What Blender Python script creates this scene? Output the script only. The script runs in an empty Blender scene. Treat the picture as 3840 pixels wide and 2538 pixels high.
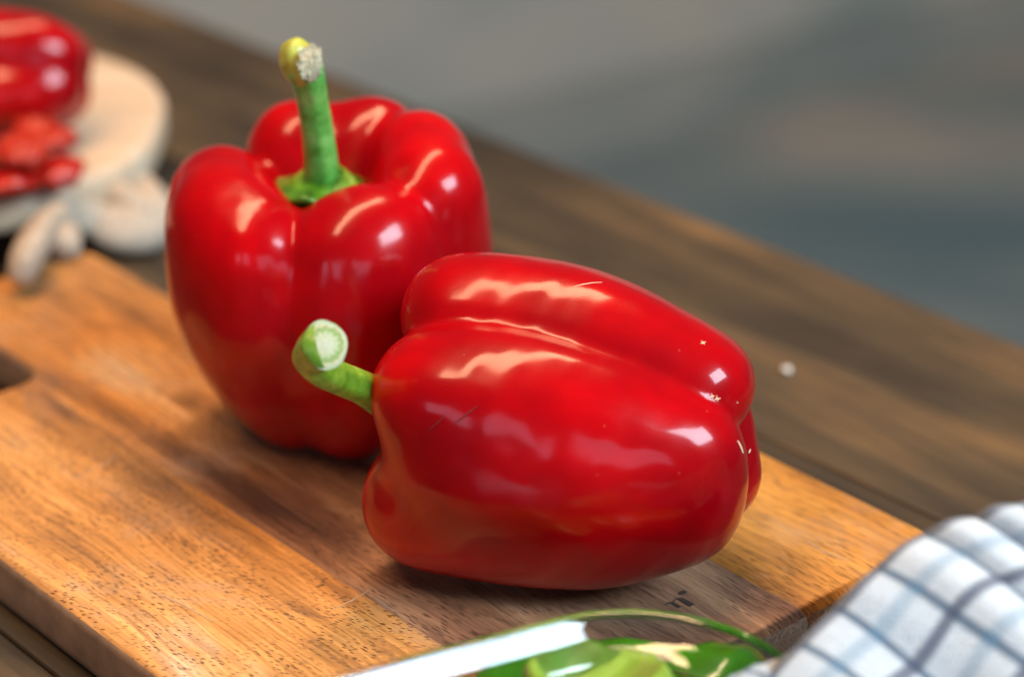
import bpy, bmesh, math, random
import numpy as np
from mathutils import Vector, Matrix, Euler
from mathutils.bvhtree import BVHTree
from mathutils import noise as mn
random.seed(4)
S = bpy.context.scene
COL = S.collection
R = math.radians

# ------------------------------------------------------------------ camera
PITCH = 25.2; CAMZ = .342; FPX = 2250.0
cam = bpy.data.cameras.new('camera'); co = bpy.data.objects.new('camera', cam); COL.objects.link(co)
co.location = (0, 0, CAMZ); co.rotation_euler = (R(90-PITCH), 0, 0)
cam.sensor_width = 36; cam.lens = 36*FPX/1024; cam.clip_start = .02; cam.clip_end = 60
cam.dof.use_dof = True; cam.dof.focus_distance = .597; cam.dof.aperture_fstop = 5.3
S.camera = co
# ------------------------------------------------------------------ world and lamps
w = bpy.data.worlds.new('World'); S.world = w; w.use_nodes = True
bg = w.node_tree.nodes['Background']; bg.inputs[0].default_value = (.62, .72, .78, 1); bg.inputs[1].default_value = .085
S.view_settings.view_transform = 'Standard'; S.view_settings.look = 'None'
S.view_settings.exposure = .12; S.view_settings.gamma = 1
S.cycles.max_bounces = 10; S.cycles.transmission_bounces = 10; S.cycles.caustics_refractive = True
S.cycles.use_denoising = True
def lamp(name, loc, target, sx, sy, energy, col):
    l = bpy.data.lights.new(name, 'AREA'); l.shape = 'RECTANGLE'; l.size = sx; l.size_y = sy
    l.energy = energy; l.color = col
    o = bpy.data.objects.new(name, l); COL.objects.link(o); o.location = loc
    o.rotation_euler = (Vector(target)-Vector(loc)).to_track_quat('-Z', 'Y').to_euler()
    return o
lamp('ceiling_lamp', (-.30, .75, 2.3), (0, .55, 0), 3.2, .30, 90, (1, .60, .34))
lamp('window_light', (1.9, -.60, 1.85), (0, .55, .05), 1.5, .9, 125, (.70, .86, 1))
for x, sx, e in ((-1.75, .45, 2.4), (-.85, .50, 2.4), (.35, 1.05, 4.6)):
    lamp('kitchen_window_light', (x, -1.7, .72), (0, .55, .08), sx, .55, e, (.80, .72, 1))

# ------------------------------------------------------------------ coordinates
cp, sp = math.cos(R(PITCH)), math.sin(R(PITCH))
def at(px, py, z):                       # picture direction to the level plane z
    a = (px-512)/FPX; b = (338-py)/FPX
    d = np.array([a, cp+b*sp, -sp+b*cp]); return Vector(np.array([0, 0, CAMZ])+d*((z-CAMZ)/d[2]))
def vp(px, py, dep):                     # picture direction at a depth
    a = (px-512)/FPX; b = (338-py)/FPX
    return Vector((a*dep, (cp+b*sp)*dep, CAMZ+(-sp+b*cp)*dep))
BO = Vector((.01316, .52945, 0)); U = Vector((.663, -.748, 0)).normalized(); V = Vector((-U.y, U.x, 0)); BROT = math.atan2(U.y, U.x)
def st(s, t, z=0): return BO+U*s+V*t+Vector((0, 0, z))

# ------------------------------------------------------------------ object helpers
def link(name, me, mat=None, parent=None, smooth=True):
    o = bpy.data.objects.new(name, me); COL.objects.link(o)
    if mat:
        for m in (mat if isinstance(mat, (list, tuple)) else [mat]): me.materials.append(m)
    if smooth:
        for p in me.polygons: p.use_smooth = True
    if parent: o.parent = parent
    return o
def mesh(name, v, f, mat=None, parent=None, smooth=True):
    me = bpy.data.meshes.new(name); me.from_pydata([tuple(x) for x in v], [], f); me.update()
    return link(name, me, mat, parent, smooth)
def from_bm(name, bm, mat=None, parent=None, smooth=True):
    me = bpy.data.meshes.new(name); bm.to_mesh(me); bm.free(); return link(name, me, mat, parent, smooth)
def empty(name, loc, rz=0):
    o = bpy.data.objects.new(name, None); COL.objects.link(o); o.location = loc; o.rotation_euler = (0, 0, rz); o.empty_display_size = .02
    return o
def tag(o, label=None, cat=None, group=None, kind=None):
    for k, v in (('label', label), ('category', cat), ('group', group), ('kind', kind)):
        if v: o[k] = v
    return o
def bevel(o, w, seg=3):
    m = o.modifiers.new('bevel', 'BEVEL'); m.width = w; m.segments = seg; m.limit_method = 'ANGLE'; m.angle_limit = R(40)
def tube(pts, rad, n=28, ribs=0, rib_amp=0, cap=True, sub=6, ph=0, ell=None):
    P = [Vector(p) for p in pts]; K = len(P); C = []; Q = []
    for i in range(K-1):
        p0, p1, p2, p3 = P[max(i-1, 0)], P[i], P[i+1], P[min(i+2, K-1)]
        for k in range(sub+(i == K-2)):
            t = k/sub
            C.append(.5*((2*p1)+(-p0+p2)*t+(2*p0-5*p1+4*p2-p3)*t*t+(-p0+3*p1-3*p2+p3)*t**3)); Q.append(rad[i]*(1-t)+rad[i+1]*t if t <= 1 else rad[i+1])
    vs = []; fs = []; up = None
    for i, c in enumerate(C):
        tg = (C[min(i+1, len(C)-1)]-C[max(i-1, 0)]).normalized()
        if up is None: up = tg.orthogonal().normalized()
        up = (up-tg*up.dot(tg)).normalized(); sd = tg.cross(up)
        for j in range(n):
            a = 2*math.pi*j/n; r = Q[i]*(1+rib_amp*math.cos(ribs*a+ph)+.02*math.sin(3*a+i*.2))
            vs.append(c+up*math.cos(a)*r+sd*math.sin(a)*r)
    for i in range(len(C)-1):
        for j in range(n): fs.append((i*n+j, i*n+(j+1) % n, (i+1)*n+(j+1) % n, (i+1)*n+j))
    if cap:
        fs.append(tuple(reversed(range(n)))); b = (len(C)-1)*n; fs.append(tuple(range(b, b+n)))
    return vs, fs, C

# ------------------------------------------------------------------ materials
class NT:
    def __init__(s, name):
        s.m = bpy.data.materials.new(name); s.m.use_nodes = True; s.t = s.m.node_tree; s.b = s.t.nodes['Principled BSDF']
    def n(s, typ, **kw):
        nd = s.t.nodes.new(typ)
        for k, v in kw.items():
            if k.startswith('i_'):
                key = k[2:]; key = int(key) if key.isdigit() else key.replace('_', ' ')
                if hasattr(v, 'is_output') or isinstance(v, bpy.types.NodeSocket): s.t.links.new(v, nd.inputs[key])
                else: nd.inputs[key].default_value = v
            else: setattr(nd, k, v)
        return nd
    def set(s, **kw):
        for k, v in kw.items():
            k = k.replace('_', ' ')
            if isinstance(v, bpy.types.NodeSocket): s.t.links.new(v, s.b.inputs[k])
            else: s.b.inputs[k].default_value = v
        return s.m
    def coord(s, scale=(1, 1, 1), rot=(0, 0, 0), loc=(0, 0, 0), src='Object'):
        tc = s.n('ShaderNodeTexCoord'); mp = s.n('ShaderNodeMapping', i_Scale=scale, i_Rotation=rot, i_Location=loc)
        s.t.links.new(tc.outputs[src], mp.inputs['Vector']); return mp.outputs[0]
    def noise(s, vec, scale, detail=4, rough=.55, dist=0):
        return s.n('ShaderNodeTexNoise', i_Vector=vec, i_Scale=scale, i_Detail=detail, i_Roughness=rough, i_Distortion=dist).outputs[0]
    def ramp(s, fac, stops, interp='LINEAR'):
        r = s.n('ShaderNodeValToRGB', i_Fac=fac); r.color_ramp.interpolation = interp
        e = r.color_ramp.elements
        while len(e) < len(stops): e.new(.5)
        for k, (p, c) in enumerate(stops):
            e[k].position = p; e[k].color = (c if len(c) == 4 else (*c, 1)) if isinstance(c, (tuple, list)) else (c, c, c, 1)
        return r.outputs[0]
    def mix(s, fac, a, b, mode='MIX'):
        m = s.n('ShaderNodeMix', data_type='RGBA', blend_type=mode)
        for idx, v in ((0, fac), (6, a), (7, b)):
            if isinstance(v, bpy.types.NodeSocket): s.t.links.new(v, m.inputs[idx])
            else: m.inputs[idx].default_value = v if idx == 0 else (*v[:3], 1)
        return m.outputs[2]
    def math(s, op, a, b=0, c=0, clamp=False):
        m = s.n('ShaderNodeMath', operation=op, use_clamp=clamp)
        for i, v in enumerate((a, b, c)):
            if isinstance(v, bpy.types.NodeSocket): s.t.links.new(v, m.inputs[i])
            else: m.inputs[i].default_value = v
        return m.outputs[0]
    def bump(s, h, strength, dist):
        return s.n('ShaderNodeBump', i_Height=h, i_Strength=strength, i_Distance=dist).outputs[0]

def skin_mat(name, base, dark, orange):
    n = NT(name); v = n.coord()
    a = n.noise(v, 26, 3, .5); c = n.mix(n.ramp(a, [(.35, 0.), (.7, 1.)]), dark, base)
    c = n.mix(n.ramp(n.noise(v, 9, 2), [(.5, 0.), (.75, .5)]), c, orange)
    vs_ = n.coord((75, 75, 9)); stv = n.noise(vs_, 1., 4, .6)
    c = n.mix(n.ramp(stv, [(.42, 0.), (.70, .55)]), c, dark)
    spk = n.n('ShaderNodeTexVoronoi', i_Vector=v, i_Scale=260., i_Randomness=1.).outputs
    few = n.ramp(n.n('ShaderNodeSeparateColor', i_Color=spk[1]).outputs[0], [(.94, 0.), (.95, 1.)])
    dots = n.math('MULTIPLY', n.ramp(spk[0], [(.05, 1.), (.10, 0.)]), few)
    c = n.mix(n.math('MULTIPLY', dots, .22), c, (.62, .16, .08))
    rgh = n.ramp(n.noise(v, 55, 4, .6), [(.35, .095), (.65, .165)])
    fine = n.noise(v, 1500, 2, .6); mid = n.noise(v, 90, 3, .5)
    h = n.math('ADD', n.math('MULTIPLY', fine, .000035), n.math('MULTIPLY', mid, .00010))
    bp = n.n('ShaderNodeBump', i_Height=h, i_Strength=1.0, i_Distance=1.0).outputs[0]
    return n.set(Base_Color=c, Roughness=.30, Normal=bp, Coat_Weight=.75, Coat_Roughness=rgh, Coat_IOR=1.37, Specular_IOR_Level=.06,
                 Subsurface_Weight=.08, Subsurface_Radius=(1, .05, .03), Subsurface_Scale=.004)
RED = skin_mat('pepper_skin', (.50, .0006, .003), (.25, .0004, .003), (.56, .009, .0015))

def stem_mat(name, cols, tip=None):
    n = NT(name); v = n.coord()
    a = n.noise(v, 160, 3, .6); c = n.ramp(a, [(.3, cols[0]), (.5, cols[1]), (.72, cols[2])])
    sp_ = n.noise(v, 520, 2, .6); c = n.mix(n.ramp(sp_, [(.62, 0.), (.72, .45)]), c, (.05, .09, .01))
    bp = n.bump(n.noise(v, 700, 3), .4, .0004)
    return n.set(Base_Color=c, Roughness=.38, Normal=bp, Coat_Weight=.25, Coat_Roughness=.25, Subsurface_Weight=.1, Subsurface_Radius=(.5, 1, .2), Subsurface_Scale=.003)
STEM1 = stem_mat('stem_green', [(.05, .26, .03), (.10, .42, .07), (.24, .56, .14)])
STEM2 = stem_mat('stem_olive', [(.07, .20, .012), (.15, .31, .02), (.28, .42, .05)])
TIPY = stem_mat('stem_yellow_tip', [(.42, .24, .04), (.42, .46, .06), (.46, .55, .12)])
CALYX = stem_mat('calyx_green', [(.025, .09, .006), (.07, .22, .01), (.20, .42, .03)])
def cut_mat():
    n = NT('cut_face'); v = n.coord()
    sx = n.n('ShaderNodeSeparateXYZ', i_Vector=v)
    r = n.n('ShaderNodeVectorMath', operation='LENGTH', i_0=v).outputs['Value']
    ang = n.math('ARCTAN2', sx.outputs[1], sx.outputs[0])
    wob = n.math('MULTIPLY', n.noise(v, 700, 4, .7), .0024)
    rr = n.math('MULTIPLY', n.math('ADD', n.math('SUBTRACT', wob, .0012), r), 1/.0066)
    spokes = n.math('MULTIPLY', n.math('SINE', n.math('MULTIPLY', ang, 13)), .045)
    ring = n.ramp(n.math('ADD', rr, spokes), [(.0, (0.49, 0.52, 0.44)), (.17, (0.39, 0.43, 0.31)), (.22, (0.43, 0.48, 0.34)), (.42, (0.38, 0.44, 0.27)), (.52, (0.22, 0.33, 0.11)), (.66, (0.20, 0.30, 0.09)), (.70, (0.36, 0.36, 0.20))])
    outer = n.ramp(rr, [(.74, (0.52, 0.49, 0.30)), (.80, (0.33, 0.41, 0.28)), (.95, (0.36, 0.43, 0.28)), (1., (0.41, 0.36, 0.13))])
    c = n.mix(n.ramp(rr, [(.71, 0.), (.75, 1.)]), ring, outer)
    c = n.mix(.55, c, n.ramp(n.noise(v, 1100, 3, .7), [(.3, (0.34, 0.41, 0.25)), (.7, (0.75, 0.75, 0.69))]), 'SOFT_LIGHT')
    return n.set(Base_Color=c, Roughness=.6, Normal=n.bump(n.noise(v, 1300, 3), .6, .0003))
CUT = cut_mat()
def plain(name, col, rough=.5, var=.15, sc=60, **kw):
    n = NT(name); v = n.coord(); a = n.noise(v, sc, 4)
    c = n.ramp(a, [(.3, tuple(x*(1-var) for x in col)), (.7, tuple(min(1, x*(1+var)) for x in col))])
    return n.set(Base_Color=c, Roughness=rough, Normal=n.bump(n.noise(v, sc*12, 3), .25, .0004), **kw)
FIBRE = plain('dry_fibre', (.36, .32, .20), .85, .55, 380)
SCAR = plain('scar_tissue', (.72, .50, .34), .7, .1, 900)
SCRATCH = plain('skin_scratch', (.20, .004, .006), .5, .1, 900)

def board_mat(name, stops, seed, pore=.8, knots=False, turn=0, ps=(330, 1450)):
    n = NT(name)
    warp = n.coord((14, 30, 14), loc=(seed, seed*.7, 0)); wv = n.n('ShaderNodeTexNoise', i_Vector=warp, i_Scale=1., i_Detail=2).outputs[1]
    base = n.coord((1, 1, 1), loc=(seed, 0, 0))
    off = n.n('ShaderNodeVectorMath', operation='MULTIPLY', i_0=wv, i_1=(.018, .010, .0)).outputs[0]
    bv = n.n('ShaderNodeVectorMath', operation='ADD', i_0=base, i_1=off).outputs[0]
    g1 = n.noise(n.n('ShaderNodeVectorMath', operation='MULTIPLY', i_0=bv, i_1=(7, 46, 20)).outputs[0], 1., 5, .55, .4)
    g2 = n.noise(n.n('ShaderNodeVectorMath', operation='MULTIPLY', i_0=bv, i_1=(34, 780, 60)).outputs[0], 1., 4, .6)
    big = n.noise(n.n('ShaderNodeVectorMath', operation='MULTIPLY', i_0=base, i_1=(13, 26, 10)).outputs[0], 1., 3, .5, .6)
    f = n.math('ADD', n.math('MULTIPLY', g1, .62), n.math('MULTIPLY', big, .38))
    c = n.ramp(f, stops)
    if knots:
        raw = n.coord(); sx = n.n('ShaderNodeSeparateXYZ', i_Vector=raw)
        gx = n.math('ADD', sx.outputs[0], n.math('MULTIPLY', n.math('SUBTRACT', big, .5), .12))
        c = n.mix(n.ramp(n.math('MULTIPLY_ADD', gx, 1/.3, 1.), [(.44, 1.), (.62, 0.)]), c, n.ramp(f, OR))
        kd = n.n('ShaderNodeVectorMath', operation='MULTIPLY', i_0=n.n('ShaderNodeVectorMath', operation='SUBTRACT', i_0=raw, i_1=(-.160, -.013, 0)).outputs[0], i_1=(1, 1.7, 0)).outputs[0]
        kl = n.n('ShaderNodeVectorMath', operation='LENGTH', i_0=kd).outputs['Value']
        kl = n.math('ADD', kl, n.math('MULTIPLY', n.math('SUBTRACT', g1, .5), .03))
        c = n.mix(n.ramp(n.math('MULTIPLY', kl, 30), [(.05, .85), (.45, 0.)]), c, (.07, .028, .012))
    c = n.mix(.75, c, n.ramp(g2, [(.3, .22), (.7, .76)]), 'OVERLAY')
    sm = n.noise(n.n('ShaderNodeVectorMath', operation='MULTIPLY', i_0=bv, i_1=(22, 75, 20)).outputs[0], 1., 5, .65, .8)
    c = n.mix(n.ramp(sm, [(.56, 0.), (.72, .6)]), c, (.085, .050, .036))
    sheen = n.noise(n.n('ShaderNodeVectorMath', operation='MULTIPLY', i_0=base, i_1=(17, 24, 20)).outputs[0], 1., 5, .7, .5)
    c = n.mix(n.ramp(sheen, [(.52, 0.), (.70, .38)]), c, (.44, .33, .24))  # greyish sheen on the wood painted into its colour as paler patches
    # open pores: short dark dashes that follow the grain
    pv = n.n('ShaderNodeVectorMath', operation='MULTIPLY', i_0=(n.n('ShaderNodeVectorRotate', i_Vector=bv, i_Axis=(0, 0, 1), i_Angle=R(turn)).outputs[0]), i_1=(ps[0], ps[1], 500)).outputs[0]
    vo = n.n('ShaderNodeTexVoronoi', i_Vector=pv, i_Scale=1., i_Randomness=1.).outputs[0]
    pm = n.ramp(vo, [(.20, 1.), (.34, 0.)])
    dens = n.ramp(n.noise(n.n('ShaderNodeVectorMath', operation='MULTIPLY', i_0=base, i_1=(35, 60, 35)).outputs[0], 1., 3), [(.36, .22), (.56, 1.)])
    pm = n.math('MULTIPLY', n.math('MULTIPLY', pm, dens), pore)
    c = n.mix(pm, c, (.035, .016, .008))
    h = n.math('SUBTRACT', n.math('MULTIPLY', g2, .4), pm)
    return n.set(Base_Color=c, Roughness=n.ramp(sheen, [(.35, .52), (.65, .34)]), Normal=n.bump(h, .45, .0004), Specular_IOR_Level=.45)
OR = [(.30, (.13, .060, .026)), (.41, (.31, .150, .050)), (.50, (.52, .245, .068)), (.58, (.57, .300, .100)), (.68, (.58, .43, .27))]
OR2 = [(.30, (.12, .045, .012)), (.42, (.28, .115, .022)), (.53, (.44, .200, .036)), (.66, (.56, .29, .070))]
DK = [(.32, (.045, .022, .018)), (.43, (.12, .058, .037)), (.52, (.22, .115, .066)), (.60, (.33, .185, .100)), (.69, (.44, .31, .21))]
WA, WB, WC = board_mat('board_wood_near', OR, 3.1, 1., False, -20), board_mat('board_wood_dark', DK, 7.7, .85, True, 0, (170, 1500)), board_mat('board_wood_far', OR2, 1.3, .7, False, 0, (150, 1500))
ENDG = plain('board_end_grain', (.19, .13, .09), .75, .5, 1100)
SIDEG = plain('board_side_grain', (.24, .16, .10), .7, .35, 70)

def table_mat(name, seed, k=1.):
    n = NT(name); b = n.coord(loc=(seed, seed*.3, 0))
    mul = lambda s: n.n('ShaderNodeVectorMath', operation='MULTIPLY', i_0=b, i_1=s).outputs[0]
    g1 = n.noise(mul((3.2, 26, 12)), 1., 5, .6, .6); g2 = n.noise(mul((24, 330, 40)), 1., 4, .6); g3 = n.noise(mul((9, 11, 5)), 1., 3, .5)
    f = n.math('ADD', n.math('MULTIPLY', g1, .65), n.math('MULTIPLY', g3, .35))
    c = n.ramp(f, [(.32, (.014*k, .013*k, .011*k)), (.46, (.036*k, .029*k, .020*k)), (.55, (.070*k, .050*k, .028*k)), (.67, (.165*k, .098*k, .040*k))])
    c = n.mix(.5, c, n.ramp(g2, [(.3, .3), (.7, .7)]), 'OVERLAY')
    return n.set(Base_Color=c, Roughness=n.ramp(g1, [(.3, .45), (.7, .6)]), Normal=n.bump(g2, .3, .0006), Specular_IOR_Level=.3)

# ------------------------------------------------------------------ setting: floor, table, cabinet behind
FSEED = 16.44
def floor_mat():
    n = NT('floor_stone'); v = n.coord(rot=(0, 0, R(10)), loc=(FSEED, FSEED*.6, 0))
    mul = lambda s: n.n('ShaderNodeVectorMath', operation='MULTIPLY', i_0=v, i_1=s).outputs[0]
    a = n.noise(mul((1.3, 2.6, 1)), 1., 3, .5, .3)
    c = n.ramp(a, [(.34, (.065, .115, .140)), (.52, (.135, .175, .185)), (.66, (.235, .235, .215)), (.80, (.20, .22, .215))])
    return n.set(Base_Color=c, Roughness=.45)
tag(mesh('floor', [(-8, -4, -.75), (8, -4, -.75), (8, 12, -.75), (-8, 12, -.75)], [(0, 1, 2, 3)], floor_mat(), smooth=False), kind='structure')

TW = .118
tb = empty('wooden_table', st(-.2, -.2, 0), BROT)
tag(tb, 'dark brown wooden table made of long planks carrying everything in view', 'table')
ti = tb.matrix_basis.inverted()
t1 = .2535; k = 0; rng = random.Random(5)
TM = [table_mat('table_wood', 2.3, 1.0), table_mat('table_wood', 9.1, .85), table_mat('table_wood', 14.4, 1.15), table_mat('table_wood', 5.2, .95)]
while t1 > -.75:
    bm = bmesh.new(); wd = TW*rng.uniform(.92, 1.08)
    bmesh.ops.create_cube(bm, size=1)
    for v in bm.verts:
        v.co = Vector((v.co.x*2.9-.25, (t1-wd/2)+v.co.y*(wd-.0008)+.2, v.co.z*.038-.019))
    o = from_bm('plank', bm, TM[k % 4], tb, smooth=False); bevel(o, .0012, 2); o.location.z = rng.uniform(-.0004, 0)-.0002
    t1 -= wd; k += 1
bm = bmesh.new()
for (x, y) in ((-1.5, .38), (1.0, .38), (-1.5, -.45), (1.0, -.45)):
    b2 = bmesh.new(); bmesh.ops.create_cube(b2, size=1)
    for v in b2.verts: v.co = Vector((x+v.co.x*.07, y+v.co.y*.07, -.395+v.co.z*.7))
    from_bm('leg', b2, TM[0], tb, smooth=False)
bm.free()

def cab_mat(name, col):
    n = NT(name); v = n.coord()
    mul = lambda s: n.n('ShaderNodeVectorMath', operation='MULTIPLY', i_0=v, i_1=s).outputs[0]
    a = n.noise(mul((1.1, 2.0, 2.6)), 1., 3, .5, .4)
    c = n.ramp(a, [(.34, tuple(x*y for x, y in zip(col, (.62, .74, .78)))), (.5, col), (.66, tuple(x*y for x, y in zip(col, (1.25, 1.12, .98))))])
    return n.set(Base_Color=c, Roughness=.5)
CF = Vector((.0850, 2.8935, 0)); CD = Vector((.82, .571, 0)).normalized(); CN = Vector((-CD.y, CD.x, 0))
cb = empty('kitchen_cabinet', CF+Vector((0, 0, -.75)), math.atan2(CD.y, CD.x))
tag(cb, 'grey beige kitchen cabinet front far behind the table, strongly blurred', 'cabinet')
def cube(name, x0, x1, y0, y1, z0, z1, mat, parent, bev=0):
    bm = bmesh.new(); bmesh.ops.create_cube(bm, size=1)
    for v in bm.verts: v.co = Vector((x0+(v.co.x+.5)*(x1-x0), y0+(v.co.y+.5)*(y1-y0), z0+(v.co.z+.5)*(z1-z0)))
    o = from_bm(name, bm, mat, parent, smooth=False)
    if bev: bevel(o, bev)
    return o
CABM = cab_mat('cabinet_paint', (.33, .32, .28)); KICK = cab_mat('toe_kick_paint', (.25, .25, .225))
cube('toe_kick', -2.6, 2.4, .0, .05, 0, .105, KICK, cb)
cube('carcass', -2.6, 2.4, .02, .55, .108, .85, CABM, cb)
for i in range(2):
    cube('cabinet_door', -.9+(i-1)*2.4+.002+(0 if i else .7), -.9+i*2.4-.002+(.9 if i else 0), -.002, .018, .108, .845, CABM, cb, .002)

# ------------------------------------------------------------------ cutting board
def rounded(poly, rads, seg=8):
    out = []; n = len(poly)
    for i in range(n):
        p0, p1, p2 = Vector(poly[i-1]), Vector(poly[i]), Vector(poly[(i+1) % n]); r = rads[i]
        d0 = (p0-p1).normalized(); d2 = (p2-p1).normalized(); ang = d0.angle(d2)
        if r <= 0: out.append(p1); continue
        L = r/math.tan(ang/2); a = p1+d0*L; c = p1+(d0+d2).normalized()*(r/math.sin(ang/2)); b = p1+d2*L
        a0 = math.atan2(a.y-c.y, a.x-c.x); a1 = math.atan2(b.y-c.y, b.x-c.x); da = (a1-a0+math.pi) % (2*math.pi)-math.pi
        for k in range(seg+1):
            t = a0+da*k/seg; out.append(Vector((c.x+r*math.cos(t), c.y+r*math.sin(t))))
    return out
outline = rounded([(-.209, -.1072), (.0525, -.1072), (.0555, .1008), (-.2115, .1015), (-.2115, .0300), (-.297, .0318), (-.286, -.0372), (-.210, -.0368)],
                  [.016, .010, .012, .016, .012, .012, .016, .010])
bd = empty('cutting_board', BO, BROT)
tag(bd, 'orange and dark brown striped wooden cutting board with a short handle, lying on the table', 'cutting board')
TH = .0176
prof = [(0.0016, .0004), (.0004, .0016), (0, .004), (0, TH-.0036), (.0009, TH-.0014), (.0026, TH-.0003), (.0048, TH)]
nO = len(outline)
def offset(poly, d):
    out = []
    for i in range(len(poly)):
        a, b, c = poly[i-1], poly[i], poly[(i+1) % len(poly)]
        t = ((c-b).normalized()+(b-a).normalized()).normalized(); out.append(b+Vector((-t.y, t.x))*d)
    return out
vs = []; fs = []
for (d, z) in prof:
    for p in offset(outline, d): vs.append((p.x, p.y, z))
for k in range(len(prof)-1):
    for i in range(nO): fs.append((k*nO+i, k*nO+(i+1) % nO, (k+1)*nO+(i+1) % nO, (k+1)*nO+i))
fs.append(tuple(reversed(range(nO)))); fs.append(tuple(range((len(prof)-1)*nO, len(prof)*nO)))
tmp = bpy.data.meshes.new('tmp'); tmp.from_pydata(vs, [], fs)
for (lo, hi, m) in ((-1, -.0432, WA), (-.0432, .0405, WB), (.0405, 1, WC)):
    bm = bmesh.new(); bm.from_mesh(tmp)
    for (y, inner) in ((lo, True), (hi, False)):
        if abs(y) > .9: continue
        bmesh.ops.bisect_plane(bm, geom=bm.verts[:]+bm.edges[:]+bm.faces[:], plane_co=(0, y+(.00006 if inner else -.00006), 0), plane_no=(0, 1, 0), clear_inner=inner, clear_outer=not inner)
        ed = [e for e in bm.edges if e.is_boundary]
        if ed: bmesh.ops.holes_fill(bm, edges=ed)
    for f in bm.faces:
        f.material_index = (1 if abs(f.normal.x) > abs(f.normal.y) else 2) if abs(f.normal.z) < .75 else 0
    o = from_bm('stave', bm, [m, ENDG, SIDEG], bd); o.location.z = .0003
    o.modifiers.new('en', 'WEIGHTED_NORMAL')
    for p in o.data.polygons: p.use_smooth = abs(p.normal.z) < .999
BT = TH+.0003
# burnt-in lettering: the end of a word ("in"), its tail hidden under the glass
BURN = plain('burnt_mark', (.035, .020, .014), .8, .3, 800)
def ribbon(name, pts, wid, z, mat, parent):
    v = []; f = []
    for i, p in enumerate(pts):
        a = Vector(pts[max(i-1, 0)]); b = Vector(pts[min(i+1, len(pts)-1)]); t = (b-a).normalized(); nn = Vector((-t.y, t.x))
        w_ = wid[i] if isinstance(wid, list) else wid; p = Vector(p)
        for sgn in (-1, 1): q = p+nn*sgn*w_/2; v.append((q.x, q.y, z))
    for i in range(len(pts)-1): f.append((2*i, 2*i+2, 2*i+3, 2*i+1))
    return mesh(name, v, f, mat, parent, False)
def board_xy(px, py):
    q = at(px, py, BT)-BO; return (q.dot(U), q.dot(V))
c0 = Vector(board_xy(682.5, 592.0))
dv = [(c0.x+.0009*math.cos(a), c0.y+.0014*math.sin(a), BT+.0001) for a in np.linspace(0, 2*math.pi, 20, endpoint=False)]
mesh('engraved_dot', dv, [tuple(range(20))], BURN, bd, False)
Z = BT+.00012
ribbon('engraved_stroke', [board_xy(*p) for p in [(665, 604.2), (668.5, 602.2), (672, 602.2), (676, 604.5), (680, 606.8)]], [.0003, .0007, .0012, .0013, .0012], Z, BURN, bd)
ribbon('engraved_stroke', [board_xy(*p) for p in [(673, 602.0), (674.5, 599.5), (677.5, 598.0), (681, 598.2)]], [.0003, .0004, .0006, .0012], Z+.00004, BURN, bd)
ribbon('engraved_stroke', [board_xy(*p) for p in [(680, 598), (684.5, 600.6), (688, 602.6), (692.5, 605)]], [.0014, .0017, .0018, .0017], Z+.00008, BURN, bd)

KM = plain('knife_mark', (.43, .31, .20), .8, .1, 800)
for pts in ([(204, 436), (216, 427), (229, 417)], [(226, 441), (262, 462), (304, 489)], [(70, 480), (96, 468), (118, 455)], [(150, 590), (184, 604), (214, 622)], [(330, 610), (352, 600), (372, 588)], [(805, 540), (826, 552), (850, 561)]):
    ribbon('knife_mark', [board_xy(*p) for p in pts], [.0002, .0005, .0002], Z, KM, bd)

# ------------------------------------------------------------------ bell peppers: smooth unions of swept lobes
def ico(sub):
    bm = bmesh.new(); bmesh.ops.create_icosphere(bm, subdivisions=sub, radius=1)
    v = np.array([x.co[:] for x in bm.verts]); f = [tuple(q.index for q in p.verts) for p in bm.faces]; bm.free(); return v, f
ICO = {}
def interp(ctrl, n):
    c = np.array(ctrl, float); K = len(c); t = np.linspace(0, K-1, n); out = []
    for u in t:
        i = min(int(u), K-2); a = u-i; p0, p1, p2, p3 = c[max(i-1, 0)], c[i], c[i+1], c[min(i+2, K-1)]
        out.append(.5*((2*p1)+(-p0+p2)*a+(2*p0-5*p1+4*p2-p3)*a*a+(-p0+3*p1-3*p2+p3)*a**3))
    return np.array(out)
def smin(ds, k):
    m = ds[0]
    for d in ds[1:]: m = np.minimum(m, d)
    return m-k*np.log(sum(np.exp(-(d-m)/k) for d in ds))
def waves(P, seed, amp, lo, hi, n=14):
    r = np.random.RandomState(seed); out = 0
    for _ in range(n):
        d = r.normal(size=3); d /= np.linalg.norm(d); L = r.uniform(lo, hi); out = out+np.sin(P@d*(2*math.pi/L)+r.uniform(0, 6.3))*(L/hi)
    return out*amp/math.sqrt(n)
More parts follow.
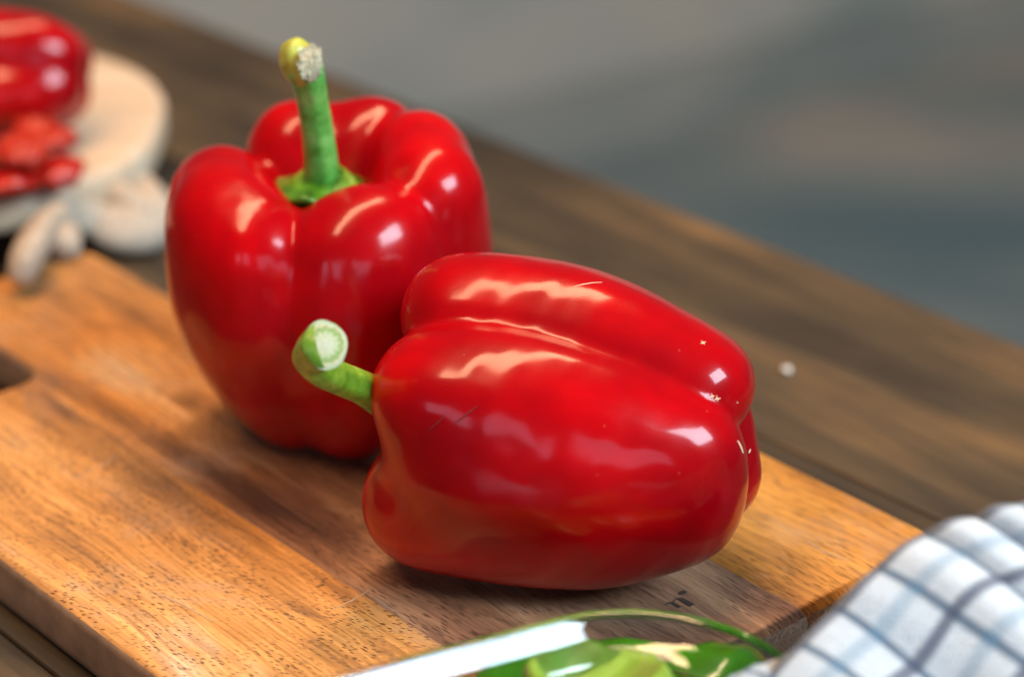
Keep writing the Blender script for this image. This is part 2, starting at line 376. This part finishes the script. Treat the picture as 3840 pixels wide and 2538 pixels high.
def pepper_body(groups, core, centre, seed, kg=.0016, sub=7, amp=.00017, squeeze=(1, 1, 1), rmax=.085, crease=None):
    """groups: [(k, [lobe control lists])]; a control is (x, y, z, radius) in the pepper's own frame, metres."""
    if sub not in ICO: ICO[sub] = ico(sub)
    D, F = ICO[sub]
    L = [(k, [interp(c, 22) for c in lobes]) for k, lobes in groups]
    c0 = np.array(centre)
    def sdf(P):
        gs = []
        for k, lobes in L:
            ls = []
            for sph in lobes:
                d = np.sqrt(((P[:, None, :]-sph[None, :, :3])**2).sum(2))-sph[None, :, 3]
                m = d.min(1); ls.append(m-.0012*np.log(np.exp(-(d-m[:, None])/.0012).sum(1))+.0012*math.log(6))
            gs.append(smin(ls, k) if len(ls) > 1 else ls[0])
        q = core
        dc = (np.sqrt((((P-np.array(q[0]))/np.array(q[1]))**2).sum(1))-1)*min(q[1])
        gs.append(dc)
        s = smin(gs, kg)
        return s+waves(P, seed, amp, .012, .040)+waves(P, seed+50, amp*.25, .005, .010)
    out = np.empty_like(D)
    for a in range(0, len(D), 20000):
        d = D[a:a+20000]; lo = np.zeros(len(d))+.004; hi = np.zeros(len(d))+rmax
        for _ in range(15):
            mid = (lo+hi)/2; ins = sdf(c0+d*mid[:, None]) < 0
            lo = np.where(ins, mid, lo); hi = np.where(ins, hi, mid)
        out[a:a+20000] = c0+d*((lo+hi)/2)[:, None]
    return out, F
def lobe(phi, pts):
    """control points (axial position, distance from axis, radius[, phi shift]) of a lobe at angle phi; axis = +z"""
    o = []
    for p in pts:
        a = R(phi+(p[3] if len(p) > 3 else 0)); o.append((p[1]*math.cos(a), p[1]*math.sin(a), p[0], p[2]))
    return o
def cast(obj_list_world, px, py):
    o = Vector((0, 0, CAMZ)); d = (vp(px, py, 1)-o).normalized()
    return obj_list_world.ray_cast(o, d)
def star(parent, bvh, inv, px, py, r, name='scar', mat=None, spikes=4, asp=1.):
    h = cast(bvh, px, py)
    if h[0] is None: return
    p, nr = h[0], h[1]; t = nr.cross(Vector((0, 0, 1))).normalized(); b = nr.cross(t); v = []; n = spikes*2
    rr = random.Random(int(px*7+py))
    for i in range(n):
        a = 2*math.pi*i/n; q = r*(rr.uniform(.7, 1.2) if i % 2 == 0 else .32)
        v.append(inv@(p+nr*.00012+t*math.cos(a)*q*asp+b*math.sin(a)*q))
    v.append(inv@(p+nr*.00028)); mesh(name, v, [(i, (i+1) % n, n) for i in range(n)], mat or SCAR, parent, False)
def sliver(parent, bvh, inv, pts, wd, name='scar', mat=None, lift=.00014):
    hs = [cast(bvh, *p) for p in pts]; hs = [h for h in hs if h[0] is not None]
    keep = hs[:1]
    for h in hs[1:]:
        if (h[0]-keep[-1][0]).length < .004: keep.append(h)
    hs = keep
    if len(hs) < 2: return
    v = []; f = []; n = len(hs)
    for i, h in enumerate(hs):
        t = (hs[min(i+1, n-1)][0]-hs[max(i-1, 0)][0]).normalized(); s = h[1].cross(t).normalized()
        w_ = wd*math.sin(math.pi*(i+.35)/(n-.3))/2
        c = h[0]+h[1]*lift; v += [inv@(c-s*w_), inv@(c+h[1]*wd*.2), inv@(c+s*w_)]
    for i in range(n-1): f += [(3*i, 3*i+3, 3*i+4, 3*i+1), (3*i+1, 3*i+4, 3*i+5, 3*i+2)]
    mesh(name, v, f, mat or SCAR, parent)

# --- standing pepper
P1 = Vector((-.0560, .6270, BT))
pe1 = empty('bell_pepper', P1)
tag(pe1, 'red bell pepper standing upright on the cutting board with a straight green stem', 'bell pepper')
g1 = [(.006, [lobe(168, [(0.0758, 0.0336, 0.0157), (.050, .0262, .0215), (.030, .0172, .0200), (.012, .0105, .0118)]),
              lobe(202, [(0.0743, 0.0331, 0.0162), (.050, .0262, .0220), (.030, .0176, .0202), (.012, .0125, .0118)]),
              lobe(234, [(0.0693, 0.0291, 0.0157), (.048, .0250, .0215), (.030, .0185, .0205), (.013, .0185, .0112)])]),
      (.007, [lobe(285, [(0.0693, 0.0266, 0.0162), (.050, .0245, .0225), (.030, .0195, .0225), (.0125, .0205, .0112)]),
              lobe(312, [(0.0718, 0.0286, 0.0157), (.050, .0260, .0220), (.030, .0195, .0215), (.0125, .0155, .0125)])]),
      (.008, [lobe(352, [(0.0803, 0.0336, 0.0152), (.054, .0300, .0210), (.032, .0240, .0205), (.012, .0140, .0120)]),
              lobe(31, [(0.0843, 0.0336, 0.0147), (.056, .0300, .0210), (.034, .0240, .0205), (.012, .0140, .0115)])]),
      (.008, [lobe(63, [(0.0848, 0.0326, 0.0147), (.056, .0290, .0210), (.032, .0220, .0205), (.012, .0130, .0110)]),
              lobe(112, [(0.0828, 0.0326, 0.0147), (.056, .0290, .0210), (.032, .0220, .0205), (.012, .0130, .0110)])])]
v, f = pepper_body(g1, ((0, .004, .040), (.027, .027, .0350)), (0, 0, .044), 11)
v[:, :2] *= .968; v[:, 2] *= .985
b1 = mesh('body', v, f, RED, pe1)
W1 = BVHTree.FromPolygons([P1+Vector(x) for x in v], f)
inv1 = Matrix.Translation(-P1)
def calyx(parent, inv, C, axis, r, n=6, bvh=None, seed=1, h=.006):
    axis = axis.normalized(); t = axis.orthogonal().normalized(); b = axis.cross(t); rr = random.Random(seed); N = n*6; v = []; f = []
    amp = [rr.uniform(.1, .38) for _ in range(n)]
    for ring, (q, z) in enumerate([(.30, h), (.55, h*.30), (.80, h*.05), (1., h*.12)]):
        for i in range(N):
            a = 2*math.pi*i/N; k = abs(math.cos(n*a/2))**3; rad = r*q*(1+(amp[i//6]*k if ring > 1 else 0)*(1 if ring == 3 else .5))
            v.append(inv@(C+t*math.cos(a)*rad+b*math.sin(a)*rad+axis*(z+(.0068*k if ring == 3 else .0015*k if ring == 2 else 0))))
    for k in range(3):
        for i in range(N): f.append((k*N+i, k*N+(i+1) % N, (k+1)*N+(i+1) % N, (k+1)*N+i))
    o = mesh('calyx', v, f, CALYX, parent); m = o.modifiers.new('so', 'SOLIDIFY'); m.thickness = .0012; m.offset = -1
    return o
def disc(name, parent, inv, C, axis, ra, rb, mat, roll=0, n=48, seed=2, dome=.0004, rag=0):
    q = axis.to_track_quat('Z', 'Y').to_matrix().to_4x4()@Matrix.Rotation(roll, 4, 'Z'); rr = random.Random(seed); v = [(0, 0, dome)]; f = []
    ph = [rr.uniform(0, 6.3) for _ in range(3)]
    for k in (.35, .7, 1):
        for i in range(n):
            a = 2*math.pi*i/n; w_ = 1+.03*math.sin(3*a+ph[0])+.02*math.sin(5*a+ph[1])+rag*rr.uniform(-1, 1)*k
            v.append((k*ra*w_*math.cos(a), k*rb*w_*math.sin(a), dome*(1-k*k)+rag*rr.uniform(-1, 1)*.004))
    for i in range(n): f.append((0, 1+i, 1+(i+1) % n))
    for k in range(2):
        for i in range(n): f.append((1+k*n+i, 1+(k+1)*n+i, 1+(k+1)*n+(i+1) % n, 1+k*n+(i+1) % n))
    o = mesh(name, v, f, mat, parent); o.matrix_local = inv@Matrix.Translation(C)@q; return o
D1 = .672
sb = vp(324, 196, .676)
sp1 = [vp(325, 199, .678), vp(323, 186, .674), vp(321, 160, .667), vp(317, 130, .660), vp(312, 100, .653), vp(309, 84, .649), vp(304, 66, .645)]
vv, ff, _ = tube([inv1@p for p in sp1], [.0074, .0058, .0050, .0047, .0046, .0049, .0056], 36, 6, .035)
stem1 = mesh('stem', vv, ff, STEM1, pe1)
tp = [vp(308.5, 80, .6485), vp(304, 70, .646), vp(299.5, 60, .645), vp(300, 52, .645), vp(304, 46, .646)]
vv, ff, _ = tube([inv1@p for p in tp], [.0044, .0054, .0058, .0056, .0030], 32, 5, .05)
knob = mesh('stem_tip', vv, ff, TIPY, pe1)
ax = Vector((.80, -.52, .30)).normalized()
disc('cut_face', pe1, inv1, vp(310.5, 63, .640), ax, .0060, .0047, FIBRE, .6, seed=8, dome=.0012, rag=.14)
rr = random.Random(3)
for i in range(14):
    x = 302+rr.uniform(-1, 8); y = 60+rr.uniform(-8, 8); ln = rr.uniform(10, 17)
    pts = [vp(x+2, y, .6385), vp(x+.5, y+ln*.5, .6385), vp(x+rr.uniform(-1, 3), y+ln, .6395)]
    vv, ff, _ = tube([inv1@p for p in pts], [.0004, .0008, .0005], 6, sub=3)
    mesh('fibre', vv, ff, FIBRE, pe1)
calyx(pe1, inv1, vp(324, 192, .676), Vector((0, 0, 1)), .0185, 5, seed=5)

# --- lying pepper
AX = -13.0
P2 = Vector((.0135, .5430, BT+.0432))
e2 = Euler((0, R(90+1.0), 0)).to_matrix().to_4x4()
pe2 = bpy.data.objects.new('bell_pepper', None); COL.objects.link(pe2); pe2.empty_display_size = .02
# own frame: z runs from the stem end to the blossom end, x is away from the table, y towards the viewer
zax = Vector((math.cos(R(AX)), math.sin(R(AX)), -.02)).normalized(); yax = Vector((math.sin(R(AX)), -math.cos(R(AX)), 0)); xax = yax.cross(zax).normalized(); yax = zax.cross(xax)
M2 = Matrix((( xax.x, yax.x, zax.x, P2.x), (xax.y, yax.y, zax.y, P2.y), (xax.z, yax.z, zax.z, P2.z), (0, 0, 0, 1)))
pe2.matrix_world = M2
tag(pe2, 'red bell pepper lying on its side in front of the upright pepper, stem pointing left', 'bell pepper')
# lobe angle: 0 = up, 90 = towards the viewer, 180 = down on the board, -90 = away
g2 = [(.004, [lobe(53, [(-.0310, .0225, .0185), (-.012, .0215, .0210), (.013, .0196, .0200, 7), (.0370, .0172, .0148, 17)]),
              lobe(98, [(-.0240, .0195, .0185), (-.012, .0210, .0220), (.013, .0190, .0230, 3), (.0370, .0175, .0155, 6)]),
              lobe(142, [(-.0345, .0265, .0185), (-.012, .0255, .0205), (.013, .0235, .0205), (.0355, .0180, .0165)])]),
      (.004, [lobe(-8, [(-.0300, .0270, .0175), (-.008, .0262, .0178), (.014, .0226, .0174, 6), (.0380, .0168, .0142, 19)]),
              lobe(-44, [(-.0280, .0270, .0180), (-.006, .0255, .0195), (.014, .0215, .0182, 1), (.0380, .0160, .0135, 9)])]),
      (.004, [lobe(-100, [(-.024, .0240, .0190), (-.006, .0240, .0205), (.015, .0210, .0195), (.037, .0175, .0140)]),
              lobe(-150, [(-.026, .0240, .0190), (-.006, .0240, .0200), (.015, .0225, .0195), (.0410, .0195, .0145, 4)])])]
v, f = pepper_body(g2, ((0, 0, .002), (.0265, .0265, .037)), (0, 0, .0), 23, kg=.0010)
b2 = mesh('body', v, f, RED, pe2)
W2 = BVHTree.FromPolygons([M2@Vector(x) for x in v], f); inv2 = M2.inverted()
sp2 = [vp(398, 407, .606), vp(378, 396, .600), (vp(359, 386, .592)), vp(338, 377, .583), vp(320, 367, .575), vp(312, 356, .570), vp(319, 348, .564), vp(325.5, 344.5, .560)]
vv, ff, _ = tube([inv2@p for p in sp2], [.0058, .0050, .0044, .0043, .0046, .0050, .0056, .0059], 40, 6, .03)
mesh('stem', vv, ff, STEM2, pe2)
ax2 = (sp2[-1]-sp2[-2]).normalized()
ax2 = Vector((.16, -.80, .50)).normalized()
disc('cut_face', pe2, inv2, sp2[-1]+ax2*.0004, ax2, .0053, .0063, CUT, .15, seed=4)
calyx(pe2, inv2, M2@Vector((0, 0, -.034)), -zax, .0150, 5, seed=9)
# scars and scratches of the skin
for p in ((703, 342.5, .0010), (712, 396, .0009), (717, 398.5, .0010), (737, 402, .0004)): star(pe2, W2, inv2, p[0], p[1], p[2])
sliver(pe2, W2, inv2, [(737, 440), (739.5, 444), (741.5, 448.5), (742.5, 452.5)], .0009)
sliver(pe2, W2, inv2, [(750, 449), (748.5, 452.5), (745.5, 455), (742.5, 456.3)], .0008)
sliver(pe2, W2, inv2, [(574, 286.5), (583, 284.3), (592, 282.8), (602, 282.3)], .0004)
sliver(pe2, W2, inv2, [(429, 430), (434, 425), (440, 420), (444.5, 415.5)], .0005, 'scratch', SCRATCH)
sliver(pe2, W2, inv2, [(455, 423), (461, 418), (469, 412), (478, 405)], .0006, 'scratch', SCRATCH)

# ------------------------------------------------------------------ glass dish
def glass_mat():
    n = NT('clear_glass'); return n.set(Base_Color=(.80, .93, 1, 1), Roughness=.02, IOR=1.47, Transmission_Weight=1.)
da = Vector((.9025, .4306, 0)).normalized(); db = Vector((da.y, -da.x, 0))
HX, HY, RC = .100, .082, .042
cc = Vector((.0283, .4245, 0)); dc_ = cc-da*(HX-RC)+db*(HY-RC)
ds = empty('glass_dish', dc_, math.atan2(da.y, da.x))
tag(ds, 'clear rounded glass dish holding green pepper pieces in front of the cutting board', 'dish')
def rrect(hx, hy, r, n=12):
    o = []
    for (sx, sy, a0) in ((1, 1, 0), (-1, 1, 90), (-1, -1, 180), (1, -1, 270)):
        for k in range(n+1):
            a = R(a0+90*k/n); o.append((sx*(hx-r)+r*math.cos(a), sy*(hy-r)+r*math.sin(a)))
    return o
def rrect2(hx, hy, r):
    p = rrect(hx, hy, r, 16); o = []
    for i, a in enumerate(p):
        b = p[(i+1) % len(p)]; L = math.hypot(b[0]-a[0], b[1]-a[1]); k = 8 if L > .02 else 1
        o += [(a[0]+(b[0]-a[0])*j/k, a[1]+(b[1]-a[1])*j/k) for j in range(k)]
    return o
mid = [(.0010, .0490), (.0022, .0477), (.0050, .0444), (.0066, .0434), (.0094, .0422), (.0110, .0402), (.0128, .0360), (.0168, .0285), (.0215, .0215), (.0265, .0140), (.0320, .0072), (.0390, .0036), (.0480, .0030)]
mid = [tuple(p) for p in interp(mid, 46)]
def side(p, h):
    o = []
    for i in range(len(p)):
        a, b = p[max(i-1, 0)], p[min(i+1, len(p)-1)]; L = math.hypot(b[0]-a[0], b[1]-a[1]); o.append((p[i][0]+(b[1]-a[1])/L*-h, p[i][1]+(b[0]-a[0])/L*h))
    return o
GH = .00135
lo_, up_ = side(mid, -GH), side(mid, GH)
edge = [(mid[0][0]-GH*math.sin(a), mid[0][1]-GH*math.cos(a)) for a in np.linspace(.3, 2.8, 7)]
prof_o = lo_[::-1]+edge; prof_i = up_
vs = []; fs = []; allp = prof_o+prof_i; N = None
for (d, z) in allp:
    pr = rrect2(HX-d, HY-d, max(RC-d, .006)); N = len(pr)
    for p in pr: vs.append((p[0], p[1], z))
for k in range(len(allp)-1):
    for i in range(N): fs.append((k*N+i, k*N+(i+1) % N, (k+1)*N+(i+1) % N, (k+1)*N+i))
fs.append(tuple(reversed(range(N)))); fs.append(tuple(range((len(allp)-1)*N, len(allp)*N)))
gd = mesh('dish_glass', vs, fs, glass_mat(), ds)
for p in gd.data.polygons: p.use_smooth = len(p.vertices) < 5
bm = bmesh.new(); bm.from_mesh(gd.data); bmesh.ops.recalc_face_normals(bm, faces=bm.faces[:]); bm.to_mesh(gd.data); bm.free()

# green pepper pieces in the dish
def flesh(name, outer, inner):
    n = NT(name+'_skin'); v = n.coord(); c = n.ramp(n.noise(v, 70, 3), [(.35, tuple(x*.6 for x in outer)), (.65, outer)])
    a = n.set(Base_Color=c, Roughness=.25, Coat_Weight=.5, Coat_Roughness=.08)
    n = NT(name+'_flesh'); v = n.coord(); c = n.ramp(n.noise(v, 120, 3), [(.35, tuple(x*.75 for x in inner)), (.65, inner)])
    return [a, n.set(Base_Color=c, Roughness=.35, Subsurface_Weight=.1, Subsurface_Scale=.003)]
GREEN = flesh('green_pepper', (.05, .30, .004), (.22, .42, .05)); REDP = flesh('red_pepper_piece', (.42, .006, .004), (.42, .020, .008))
def chunk(name, loc, rot, length, arc, rad, th, mats, seed):
    rr = random.Random(seed); nu, nv = 12, 10; vs = []; fs = []
    for lay in (0, 1):
        for i in range(nu+1):
            for j in range(nv+1):
                s_, t_ = 2*i/nu-1, 2*j/nv-1; a = R(arc)*.5*t_*math.sqrt(1-.42*s_*s_); u = .5*s_*math.sqrt(1-.42*t_*t_)
                rr_ = rad*(1+.10*math.cos(u*5))-lay*th*(1-.12*math.sin(j*2.1+seed))
                L = length*(1+.10*math.sin(j*.7+seed))
                edge = .0006*lay
                vs.append((u*L*(1-.05*lay), rr_*math.sin(a*(1-.04*lay)), rr_*math.cos(a)-rad+.0003*math.sin(i*1.3+j*.9+seed)))
    n1 = (nu+1)*(nv+1); idx = lambda l, i, j: l*n1+i*(nv+1)+j
    mi = []
    for i in range(nu):
        for j in range(nv):
            fs.append((idx(0, i, j), idx(0, i+1, j), idx(0, i+1, j+1), idx(0, i, j+1))); mi.append(0)
            fs.append((idx(1, i, j), idx(1, i, j+1), idx(1, i+1, j+1), idx(1, i+1, j))); mi.append(1)
    for i in range(nu):
        for j, fl in ((0, 0), (nv, 1)):
            q = (idx(0, i, j), idx(1, i, j), idx(1, i+1, j), idx(0, i+1, j)); fs.append(q if not fl else q[::-1]); mi.append(1)
    for j in range(nv):
        for i, fl in ((0, 1), (nu, 0)):
            q = (idx(0, i, j), idx(1, i, j), idx(1, i, j+1), idx(0, i, j+1)); fs.append(q if not fl else q[::-1]); mi.append(1)
    o = mesh(name, vs, fs, mats); o.location = loc; o.rotation_euler = [R(a) for a in rot]
    for p, m in zip(o.data.polygons, mi): p.material_index = m
    return o
gp = [(490, 700, .028, (-20, 5, 28), .032, 'green pepper piece farthest left in the glass dish'),
      (560, 684, .030, (12, -6, 30), .032, 'olive green pepper piece below the brightest rim of the glass dish'),
      (636, 680, .034, (8, 6, 10), .032, 'long bright green pepper piece along the far side of the glass dish'),
      (600, 700, .039, (165, 6, 40), .026, 'pale pepper piece with its flesh turned up on top of the pile'),
      (694, 692, .032, (20, 8, -50), .028, 'green pepper piece against the right corner of the glass dish'),
      (660, 712, .038, (0, -8, 85), .030, 'green pepper piece low in the glass dish near the right corner')]
for i, (x, y, z, r_, L, lab) in enumerate(gp):
    tag(chunk('green_pepper_piece', at(x, y, z), r_, L*1.15, 85, .030, .0050, GREEN, i+1), lab, 'pepper piece', 'green pepper pieces in the glass dish')

# ------------------------------------------------------------------ checked kitchen towel, front right
def towel_mat():
    n = NT('checked_towel'); tc = n.n('ShaderNodeTexCoord'); sx = n.n('ShaderNodeSeparateXYZ', i_Vector=tc.outputs['UV'])
    def line(sock, w0, w1):
        fr = n.math('ABSOLUTE', n.math('SUBTRACT', n.math('FRACT', n.math('ADD', sock, .5)), .5)); return n.ramp(fr, [(w0, 1.), (w1, 0.)])
    lu, lv = line(sx.outputs[0], .065, .12), line(n.math('ADD', sx.outputs[1], 0), .05, .10)
    hv = line(n.math('ADD', sx.outputs[1], .5), .05, .12)
    c = n.mix(n.math('MULTIPLY', lu, .84), (.54, .66, .73), (.035, .10, .18)); c = n.mix(n.math('MULTIPLY', lv, .84), c, (.05, .08, .14)); c = n.mix(n.math('MULTIPLY', n.math('MULTIPLY', hv, lu), .5), c, (.03, .12, .25)); c = n.mix(n.math('MULTIPLY', hv, .45), c, (.12, .28, .42))
    uvn = n.n('ShaderNodeVectorMath', operation='MULTIPLY', i_0=tc.outputs['UV'], i_1=(34, 34, 1)).outputs[0]
    weave = n.n('ShaderNodeTexVoronoi', i_Vector=uvn, i_Scale=1.).outputs[0]
    return n.set(Base_Color=c, Roughness=.9, Normal=n.bump(weave, .8, .0007), Sheen_Weight=.3)
ridge = [(692, 756, .045), (730, 712, .050), (768, 670, .055), (802, 634, .062), (839, 598, .068), (860, 576, .073), (880, 557, .076), (902, 539, .080), (926, 524, .081), (947, 513, .085), (962, 509, .085), (976, 508, .083), (989, 499, .087), (1004, 496, .088), (1027, 494, .086), (1067, 484, .088), (1112, 476, .085), (1162, 466, .08)]
us = [-5, -4, -3, -2.0, -1, -.5, 0, .5, 1, 1.4, 1.7, 2.0, 2.35, 2.7, 3.2, 4, 5, 6]
def lerp_ridge(u):
    for i in range(len(us)-1):
        if us[i] <= u <= us[i+1]:
            t = (u-us[i])/(us[i+1]-us[i]); a, b = ridge[i], ridge[i+1]
            return at(*[a[k]*(1-t)+b[k]*t for k in range(3)])
    return at(*ridge[-1])
# u = 0 at the stripe that meets the ridge at (888, 561)
NUo, NVo = 150, 90; vs = []; uv = []; fs = []
tow = empty('checked_towel', at(930, 640, 0)); ti_ = -tow.location
for i in range(NUo+1):
    u = -5+11*i/NUo; p0 = lerp_ridge(u)
    p0 = p0*.5+.25*(lerp_ridge(max(u-.15, -5))+lerp_ridge(min(u+.15, 6)))
    for j in range(NVo+1):
        q = -2.6+8.6*j/NVo         # cloth coordinate across the ridge, in checks
        d = q*.0215
        fr = Vector((.68, -.50, -.38)).normalized(); bk = Vector((-.25, .35, -1)).normalized()
        if d >= 0:
            ease = .0045; p = p0+fr*d+Vector((0, 0, -.0))*0
            p = p+Vector((0, 0, -1))*(ease*(math.exp(-d/.004)-1)*0)
        else: p = p0+bk*(-d)
        rnd = .006*math.exp(-(abs(d)/.008)); p = p+Vector((0, 0, -1))*rnd*.55
        puff = .0004*abs(math.sin(math.pi*u))*(1 if q > 0 else 1)
        fold = .0035*math.sin(u*1.9+q*.7)+.002*mn.noise(Vector((u*.9, q*.9, 3)))
        nrm = Vector((-.2, -.2, .95)).normalized()
        p = p+nrm*(puff+fold*min(1, max(0, q)/1.5))
        if d > .055: p = p+Vector((.1, -.1, -1))*((d-.055)**1.5*5)
        lp = p-dc_; lx, ly = abs(lp.dot(da))-(HX-.03), abs(lp.dot(db))-(HY-.03)
        dd = math.hypot(max(lx, 0), max(ly, 0))-.030      # distance outside the dish
        tt = min(1, max(0, 1-dd/.030)); zmin = .002+.0505*(tt*tt*(3-2*tt))
        if q < 0 and p.z < zmin: p.x, p.y = p.x*(1-tt)+(p0.x+.002*q*tt)*tt, p.y*(1-tt)+(p0.y-.001*q)*tt
        if p.z < zmin: p.z = zmin+.0006*mn.noise(Vector((u*3, q*3, 1)))
        vs.append(p+ti_); uv.append((u, q))
for i in range(NUo):
    for j in range(NVo):
        a = i*(NVo+1)+j; fs.append((a, a+NVo+1, a+NVo+2, a+1))
tw = mesh('towel_cloth', vs, fs, towel_mat(), tow); tag(tow, 'white kitchen towel with a thin blue grey check, bunched at the lower right corner', 'towel')
ul = tw.data.uv_layers.new(name='UVMap')
for l in tw.data.loops: ul.data[l.index].uv = uv[l.vertex_index]
m = tw.modifiers.new('so', 'SOLIDIFY'); m.thickness = .0012; m.offset = -1

# ------------------------------------------------------------------ background: round board with peppers on a white cloth
def pale_mat():
    n = NT('pale_wood'); v = n.coord((9, 70, 20)); a = n.noise(v, 1., 4)
    c = n.ramp(a, [(.3, (.40, .29, .18)), (.5, (.52, .41, .28)), (.7, (.58, .50, .38))]); return n.set(Base_Color=c, Roughness=.5)
PALE = pale_mat()
tr = empty('wooden_board', (0, 0, 0)); tag(tr, 'pale wooden board with a rounded end carrying red peppers at the left edge', 'cutting board')
BX0, BX1, BY0, BY1 = -.62, -.143, .782, .955
ol = rounded([(BX0, BY0), (BX1, BY0), (BX1, BY1), (BX0, BY1)], [.03, .072, .080, .03], 16)
TC = Vector(((BX0+BX1)/2, (BY0+BY1)/2, .018)); TN = Euler((R(2), 0, 0))
vs = []; fs = []; n_ = len(ol)
pr = [(.003, 0), (.0006, .001), (0, .004), (0, .012), (.0012, .0145), (.004, .0155)]
for (d, z) in pr:
    for p in offset(ol, d): vs.append((p.x-TC.x, p.y-TC.y, z))
for k in range(len(pr)-1):
    for i in range(n_): fs.append((k*n_+i, k*n_+(i+1) % n_, (k+1)*n_+(i+1) % n_, (k+1)*n_+i))
fs.append(tuple(reversed(range(n_)))); fs.append(tuple(range((len(pr)-1)*n_, len(pr)*n_)))
pb = mesh('board_slab', vs, fs, PALE, tr)
for p in pb.data.polygons: p.use_smooth = len(p.vertices) < 5
tr.location = TC; tr.rotation_euler = TN
TMx = Matrix.Translation(TC)@TN.to_matrix().to_4x4()
def on_tray(x, y, h=.0155):      # world x, y on the board's top
    n = TN.to_matrix()@Vector((0, 0, 1)); c = TC+n*h
    return Vector((x, y, c.z-((x-c.x)*n.x+(y-c.y)*n.y)/n.z))
# whole red pepper lying on the pale board, partly out of the picture
q3 = at(8, 97, .050)
pm3 = Matrix.Translation(on_tray(q3.x, q3.y, .0195)+Vector((0, 0, .0235)))@Matrix.Rotation(R(-6), 4, 'Z')@Matrix.Rotation(R(90), 4, 'Y')@Matrix.Diagonal((.72, .72, .66, 1))
pe3 = bpy.data.objects.new('bell_pepper', None); COL.objects.link(pe3); pe3.matrix_world = pm3
tag(pe3, 'blurred red bell pepper lying on the pale rounded board at the upper left', 'bell pepper')
g3 = [(.004, [lobe(a, [(-.026, .017, .020), (-.006, .018, .021), (.018, .016, .021), (.034, .012, .017)])]) for a in (20, 110, 200, 290)]
v, f = pepper_body(g3, ((0, 0, 0), (.026, .026, .034)), (0, 0, 0), 31, sub=5)
mesh('body', v, f, RED, pe3)
rr = random.Random(12)
labs = ['red pepper piece nearest the rim of the pale rounded board', 'red pepper piece skin side down below the blurred whole pepper', 'glossy red pepper piece at the left edge of the photo on the pale board', 'orange red pepper piece between the others on the pale board', 'red pepper piece lying flat at the front of the pale board', 'small red pepper piece close under the blurred whole pepper']
for i, (x, y) in enumerate([(54, 160), (34, 155), (4, 160), (22, 166), (8, 172), (46, 150)]):
    w_ = at(x, y, .042); p = on_tray(w_.x, w_.y, .0195)+Vector((0, 0, .007+.002*(i % 2)))
    tag(chunk('red_pepper_piece', p, (rr.uniform(-8, 8)+(180 if i % 2 else 0), rr.uniform(-6, 6), rr.uniform(0, 180)), .026, 70, .018, .006, REDP, i+20), labs[i], 'pepper piece', 'red pepper pieces on the pale board')
# loose cord of the pale board
CLOTH = plain('cotton_cord', (.40, .34, .26), .9, .2, 260)
wc = empty('cotton_cord', (0, 0, 0)); tag(wc, 'thick pale cotton cord looped on the table in front of the pale rounded board', 'cord')
pts = [at(112, 176, .012), at(140, 192, .012), at(153, 212, .010), at(143, 228, .009), at(116, 231, .010), at(92, 221, .014), at(70, 214, .020), at(50, 222, .026), at(36, 240, .031), at(26, 260, .030), at(19, 280, .024)]
vv, ff, _ = tube(pts, [.007, .0085, .0095, .0098, .0088, .0072, .0060, .0060, .0060, .0058, .0042], 24, 3, .10)
mesh('cord_strand', vv, ff, CLOTH, wc)
pts = [at(86, 186, .014), at(108, 200, .015), at(128, 207, .016), at(148, 222, .012)]
vv, ff, _ = tube(pts, [.007, .0085, .0085, .006], 24, 3, .10)
mesh('cord_strand', vv, ff, CLOTH, wc)
pts = [at(20, 190, .020), at(40, 206, .020), at(62, 226, .016), at(66, 246, .024)]
vv, ff, _ = tube(pts, [.007, .007, .006, .005], 24, 3, .10)
mesh('cord_strand', vv, ff, CLOTH, wc)

# ------------------------------------------------------------------ crumb on the table
bm = bmesh.new(); bmesh.ops.create_icosphere(bm, subdivisions=3, radius=.0017)
for v_ in bm.verts: v_.co *= 1+.25*mn.noise(v_.co*900); v_.co.z *= .7
o = from_bm('crumb', bm, plain('crumb_white', (.66, .68, .62), .7, .1, 900)); q = at(787, 369, .001); o.location = q
tag(o, 'tiny white crumb lying on the dark table right of the lying pepper', 'crumb')
